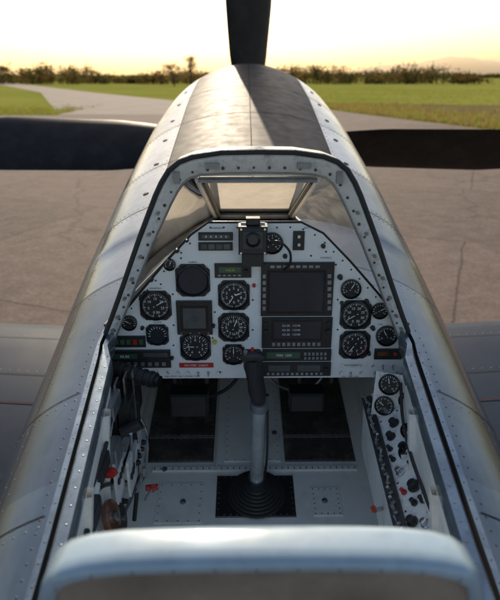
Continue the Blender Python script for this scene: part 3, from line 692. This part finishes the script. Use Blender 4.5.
# ---------------------------------------------------------------- ground
def gmat(name,c1,c2,c3,scale,rough,brick=None,bump=.3,bsc=30,cracks=False,p0=.38,p1=.62):
    m,n,b=nt(name); tc=n.nodes.new('ShaderNodeTexCoord')
    def noise(s,d=6): 
        x=n.nodes.new('ShaderNodeTexNoise'); x.inputs['Scale'].default_value=s; x.inputs['Detail'].default_value=d; x.inputs['Roughness'].default_value=.65; n.links.new(tc.outputs['Object'],x.inputs['Vector']); return x
    a=noise(scale); r=n.nodes.new('ShaderNodeValToRGB'); r.color_ramp.elements[0].position=p0; r.color_ramp.elements[1].position=p1
    r.color_ramp.elements[0].color=(*c1,1); r.color_ramp.elements[1].color=(*c2,1); n.links.new(a.outputs['Fac'],r.inputs[0])
    a2=noise(scale*9,8); mx=n.nodes.new('ShaderNodeMix'); mx.data_type='RGBA'; 
    mr=n.nodes.new('ShaderNodeMapRange'); mr.inputs['From Min'].default_value=.42; mr.inputs['From Max'].default_value=.66; mr.inputs['To Max'].default_value=.75
    n.links.new(a2.outputs['Fac'],mr.inputs['Value']); n.links.new(mr.outputs[0],mx.inputs[0]); n.links.new(r.outputs[0],mx.inputs[6]); mx.inputs[7].default_value=(*c3,1)
    last=mx.outputs[2]
    def mul(last,node,out,f=1):
        mu=n.nodes.new('ShaderNodeMix'); mu.data_type='RGBA'; mu.blend_type='MULTIPLY'; mu.inputs[0].default_value=f; n.links.new(last,mu.inputs[6]); n.links.new(node.outputs[out],mu.inputs[7]); return mu.outputs[2]
    if brick:
        br=n.nodes.new('ShaderNodeTexBrick'); br.inputs['Scale'].default_value=1; br.inputs['Brick Width'].default_value=brick[0]; br.inputs['Row Height'].default_value=brick[1]; br.inputs['Mortar Size'].default_value=.03; br.inputs['Mortar Smooth'].default_value=.6
        br.inputs['Color1'].default_value=(1,1,1,1); br.inputs['Color2'].default_value=(.84,.84,.84,1); br.inputs['Mortar'].default_value=(.5,.5,.5,1)
        mp=n.nodes.new('ShaderNodeMapping'); mp.inputs['Rotation'].default_value=(0,0,R(22)); n.links.new(tc.outputs['Object'],mp.inputs[0])
        nw=noise(1.2,3); ad=n.nodes.new('ShaderNodeMix'); ad.data_type='RGBA'; ad.blend_type='LINEAR_LIGHT'; ad.inputs[0].default_value=.08
        n.links.new(mp.outputs[0],ad.inputs[6]); n.links.new(nw.outputs['Color'],ad.inputs[7]); n.links.new(ad.outputs[2],br.inputs['Vector'])
        last=mul(last,br,0)
    if cracks:
        vo=n.nodes.new('ShaderNodeTexVoronoi'); vo.feature='DISTANCE_TO_EDGE'; vo.inputs['Scale'].default_value=.13
        nw=noise(.9,6); ad=n.nodes.new('ShaderNodeMix'); ad.data_type='RGBA'; ad.blend_type='LINEAR_LIGHT'; ad.inputs[0].default_value=.6
        n.links.new(tc.outputs['Object'],ad.inputs[6]); n.links.new(nw.outputs['Color'],ad.inputs[7]); n.links.new(ad.outputs[2],vo.inputs['Vector'])
        cr=n.nodes.new('ShaderNodeValToRGB'); cr.color_ramp.elements[0].position=0; cr.color_ramp.elements[1].position=.006; cr.color_ramp.elements[0].color=(.6,.58,.56,1); n.links.new(vo.outputs['Distance'],cr.inputs[0]); last=mul(last,cr,0)
        sp=noise(14,3); c3_=n.nodes.new('ShaderNodeValToRGB'); c3_.color_ramp.elements[0].position=.35; c3_.color_ramp.elements[1].position=.65; c3_.color_ramp.elements[0].color=(.66,.66,.66,1); c3_.color_ramp.elements[1].color=(1,1,1,1); n.links.new(sp.outputs['Fac'],c3_.inputs[0]); last=mul(last,c3_,0)
    n.links.new(last,b.inputs['Base Color']); b.inputs['Roughness'].default_value=rough; b.inputs['Specular IOR Level'].default_value=.12
    bp=n.nodes.new('ShaderNodeBump'); bp.inputs['Strength'].default_value=bump; bp.inputs['Distance'].default_value=.05; nb=noise(bsc,4); n.links.new(nb.outputs['Fac'],bp.inputs['Height']); n.links.new(bp.outputs[0],b.inputs['Normal'])
    return b
for nm,a in (('grass_m',((.15,.185,.03),(.22,.235,.045),(.21,.18,.07),.045,.95,None,.9,3)),('scrub_m',((.14,.10,.05),(.18,.14,.065),(.10,.11,.04),.3,.95,None,.8,4))):
    b=gmat(nm,*a); b.inputs['Specular IOR Level'].default_value=0
gmat('asphalt_m',(.180,.134,.113),(.115,.090,.079),(.205,.156,.132),.28,.85,(9,6),.4,25,True,.3,.7)
gmat('taxi_m',(.20,.165,.142),(.155,.132,.114),(.18,.155,.132),.3,.85,None,.2,20)
def sheet(name,pts,z,mat):
    m=MB(); m.poly([(x,y,z) for x,y in pts],mat); return m.obj(name,None,smooth=False)
m=MB(); m.grid([[(x,y,0) for x in (-5000,-1000,-200,0,200,1000,5000)] for y in (-500,-50,100,500,2000,7000)],'grass_m'); m.obj('grass_field',smooth=False)
sheet('asphalt_apron',[(-200,-60),(60,-60),(25,9),(15.5,36),(9.5,54),(7,66),(-2,66),(-7,51),(-60,48),(-200,44)],.004,'asphalt_m')
sheet('taxiway',[(-7,51),(-2,66),(-30,118),(-70,200),(-140,330),(-155,330),(-78,196),(-40,118),(-16,51)],.008,'taxi_m')
sheet('verge_ground',[(25.3,9),(15.8,36),(9.8,54),(7.3,66),(10,72),(60,60),(200,30),(200,9)],.006,'scrub_m')
mb=MB()
def tuft(x,y,h,mat,n=7):
    for _ in range(n):
        a=random.uniform(0,6.28); dx=random.gauss(0,.12); dy=random.gauss(0,.12); w=.02+.02*random.random(); hh=h*random.uniform(.5,1.2); lx=random.gauss(0,.1); ly=random.gauss(0,.1)
        c,s_=math.cos(a)*w,math.sin(a)*w
        mb.add([(x+dx-c,y+dy-s_,0),(x+dx+c,y+dy+s_,0),(x+dx+lx,y+dy+ly,hh)],[(0,1,2)],mat)
for _ in range(3000):
    t=random.random(); y=30+40*t; xe=interp([(9,25.3),(36,15.8),(54,9.8),(66,7.3),(72,9)],y,1); tuft(xe+abs(random.gauss(0,5)),y,random.uniform(.15,.4),random.choice(['blade_b','blade_b','blade_b','blade_a']))
for _ in range(2600):
    x=random.uniform(-40,-16); tuft(x,50.5+abs(random.gauss(0,6)),random.uniform(.08,.2),random.choice(['blade_a','blade_a','blade_b']))
for _ in range(3500):
    y=random.uniform(66,140); x=random.uniform(8,80); tuft(x,y,.22,random.choice(['blade_a','blade_a','blade_b']),5)
mb.obj('grass_tufts',smooth=False)
def leaves(mb,c,rad,n,size,mats):
    for _ in range(n):
        d=Vector((random.gauss(0,.45),random.gauss(0,.45),random.gauss(0,.42))); p=c+Vector((d.x*rad[0],d.y*rad[1],d.z*rad[2]))
        if p.z<.2: p.z=.2+random.random()
        u=Vector((random.gauss(0,1),random.gauss(0,1),random.gauss(0,1))).normalized(); w=u.orthogonal().normalized(); s=size*random.uniform(.5,1.3)
        mb.add([p-u*s,p+w*s*.7,p+u*s,p-w*s*.7],[(0,1,2,3)],random.choice(mats))
mb=MB()
for i in range(440):
    x=-270+i*.82+random.uniform(-1,1); y=235+random.uniform(-18,25)
    h=random.uniform(4.0,6.6)*(1+.28*math.sin(i*.11)+.22*math.sin(i*.037))
    mt=random.choice((['leaf_a','leaf_c'],['leaf_b','leaf_a'],['leaf_c','leaf_a'],['leaf_b']))
    mb.cyl((x,y,0),(x,y,h*.5),.15,'bark',n=5)
    for k in range(5): leaves(mb,Vector((x+random.gauss(0,1.5),y+random.gauss(0,1),h*random.uniform(.12,.72))),(2.1,1.8,h*.33),24,.42,mt)
mb.obj('tree_line',smooth=False)
mb=MB()
for i in range(380):
    x=20+i*1.75+random.uniform(-2,2); y=640+random.uniform(-20,40)-.15*i
    h=random.uniform(3.6,5.4)*(1+.4*max(0,math.sin(i*.02)))*(1+.9*(i>150)*min(1,(i-150)/80))
    mt=random.choice((['leaf_a','leaf_c'],['leaf_c'],['leaf_b','leaf_c']))
    mb.cyl((x,y,0),(x,y,h*.5),.2,'bark',n=5)
    for k in range(4): leaves(mb,Vector((x+random.gauss(0,2),y,h*random.uniform(.12,.7))),(3,2,h*.33),22,.7,mt)
mb.obj('tree_line',smooth=False)
def tree(x,y,h,seed,leafy):
    random.seed(seed); mb=MB()
    def br(p,d,L,r,dep):
        e=p+d*L; mb.cyl(p,e,r,'bark',r*.65,6)
        if dep==0:
            if leafy: leaves(mb,e,(.9,.9,.7),leafy,.16,['leaf_b','leaf_a'])
            return
        for _ in range(3 if dep>1 else 4):
            nd=(d+Vector((random.gauss(0,.5),random.gauss(0,.5),random.gauss(.1,.3)))).normalized(); br(p+d*L*random.uniform(.6,1),nd,L*random.uniform(.6,.8),r*.6,dep-1)
    br(Vector((x,y,0)),Vector((0,0,1)),h*.3,h*.024,4); mb.obj('bare_tree',smooth=False)
tree(-15.5,175,11,3,5); tree(-21,182,8.5,5,6); tree(-86,215,9,9,6); tree(41,330,9,11,5); random.seed(3)
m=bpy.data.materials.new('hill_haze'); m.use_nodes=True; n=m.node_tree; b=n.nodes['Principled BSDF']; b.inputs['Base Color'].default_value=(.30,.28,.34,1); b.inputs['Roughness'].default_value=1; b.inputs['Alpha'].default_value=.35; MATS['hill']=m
mb=MB(); rows=[]
for k,f in ((0,0),(1,.5),(2,.85),(3,1)):
    rows.append([(x,5200+k*120,f*max(0,150*math.exp(-((x-2050)/520)**2)+60*math.exp(-((x-1300)/500)**2)+8*math.sin(x*.011)+5*math.sin(x*.031))) for x in range(-200,4200,50)])
mb.grid(rows,'hill'); mb.obj('hill')
# ---------------------------------------------------------------- light
w=bpy.data.worlds.new('World'); sc.world=w; w.use_nodes=True; n=w.node_tree
bg=n.nodes['Background']; sk=n.nodes.new('ShaderNodeTexSky'); sk.sky_type='NISHITA'; sk.sun_disc=False; sk.sun_elevation=R(SUN_EL); sk.sun_rotation=R(SUN_AZ); sk.altitude=50; sk.dust_density=2.6; sk.air_density=1.15; sk.ozone_density=.6
n.links.new(sk.outputs[0],bg.inputs[0]); bg.inputs[1].default_value=.15
L=bpy.data.lights.new('sun','SUN'); L.energy=5; L.angle=R(.5); L.color=(1,.84,.64); lo=bpy.data.objects.new('sun',L); sc.collection.objects.link(lo)
d=-Vector((math.sin(R(SUN_AZ))*math.cos(R(SUN_EL)),math.cos(R(SUN_AZ))*math.cos(R(SUN_EL)),math.sin(R(SUN_EL))))
lo.rotation_euler=d.to_track_quat('-Z','Y').to_euler(); lo.location=(0,0,30)
# ---------------------------------------------------------------- camera
c=bpy.data.cameras.new('camera'); co=bpy.data.objects.new('camera',c); sc.collection.objects.link(co); sc.camera=co
co.location=(-.031,0,CZ); co.rotation_euler=(R(90-21.9),0,R(-.6))
c.sensor_fit='VERTICAL'; c.sensor_height=36; c.lens=33.6; c.clip_end=20000; c.clip_start=.02
c.dof.use_dof=True; c.dof.focus_distance=1.5; c.dof.aperture_fstop=4.0
sc.view_settings.view_transform='Standard'; sc.view_settings.look='None'; sc.view_settings.exposure=0
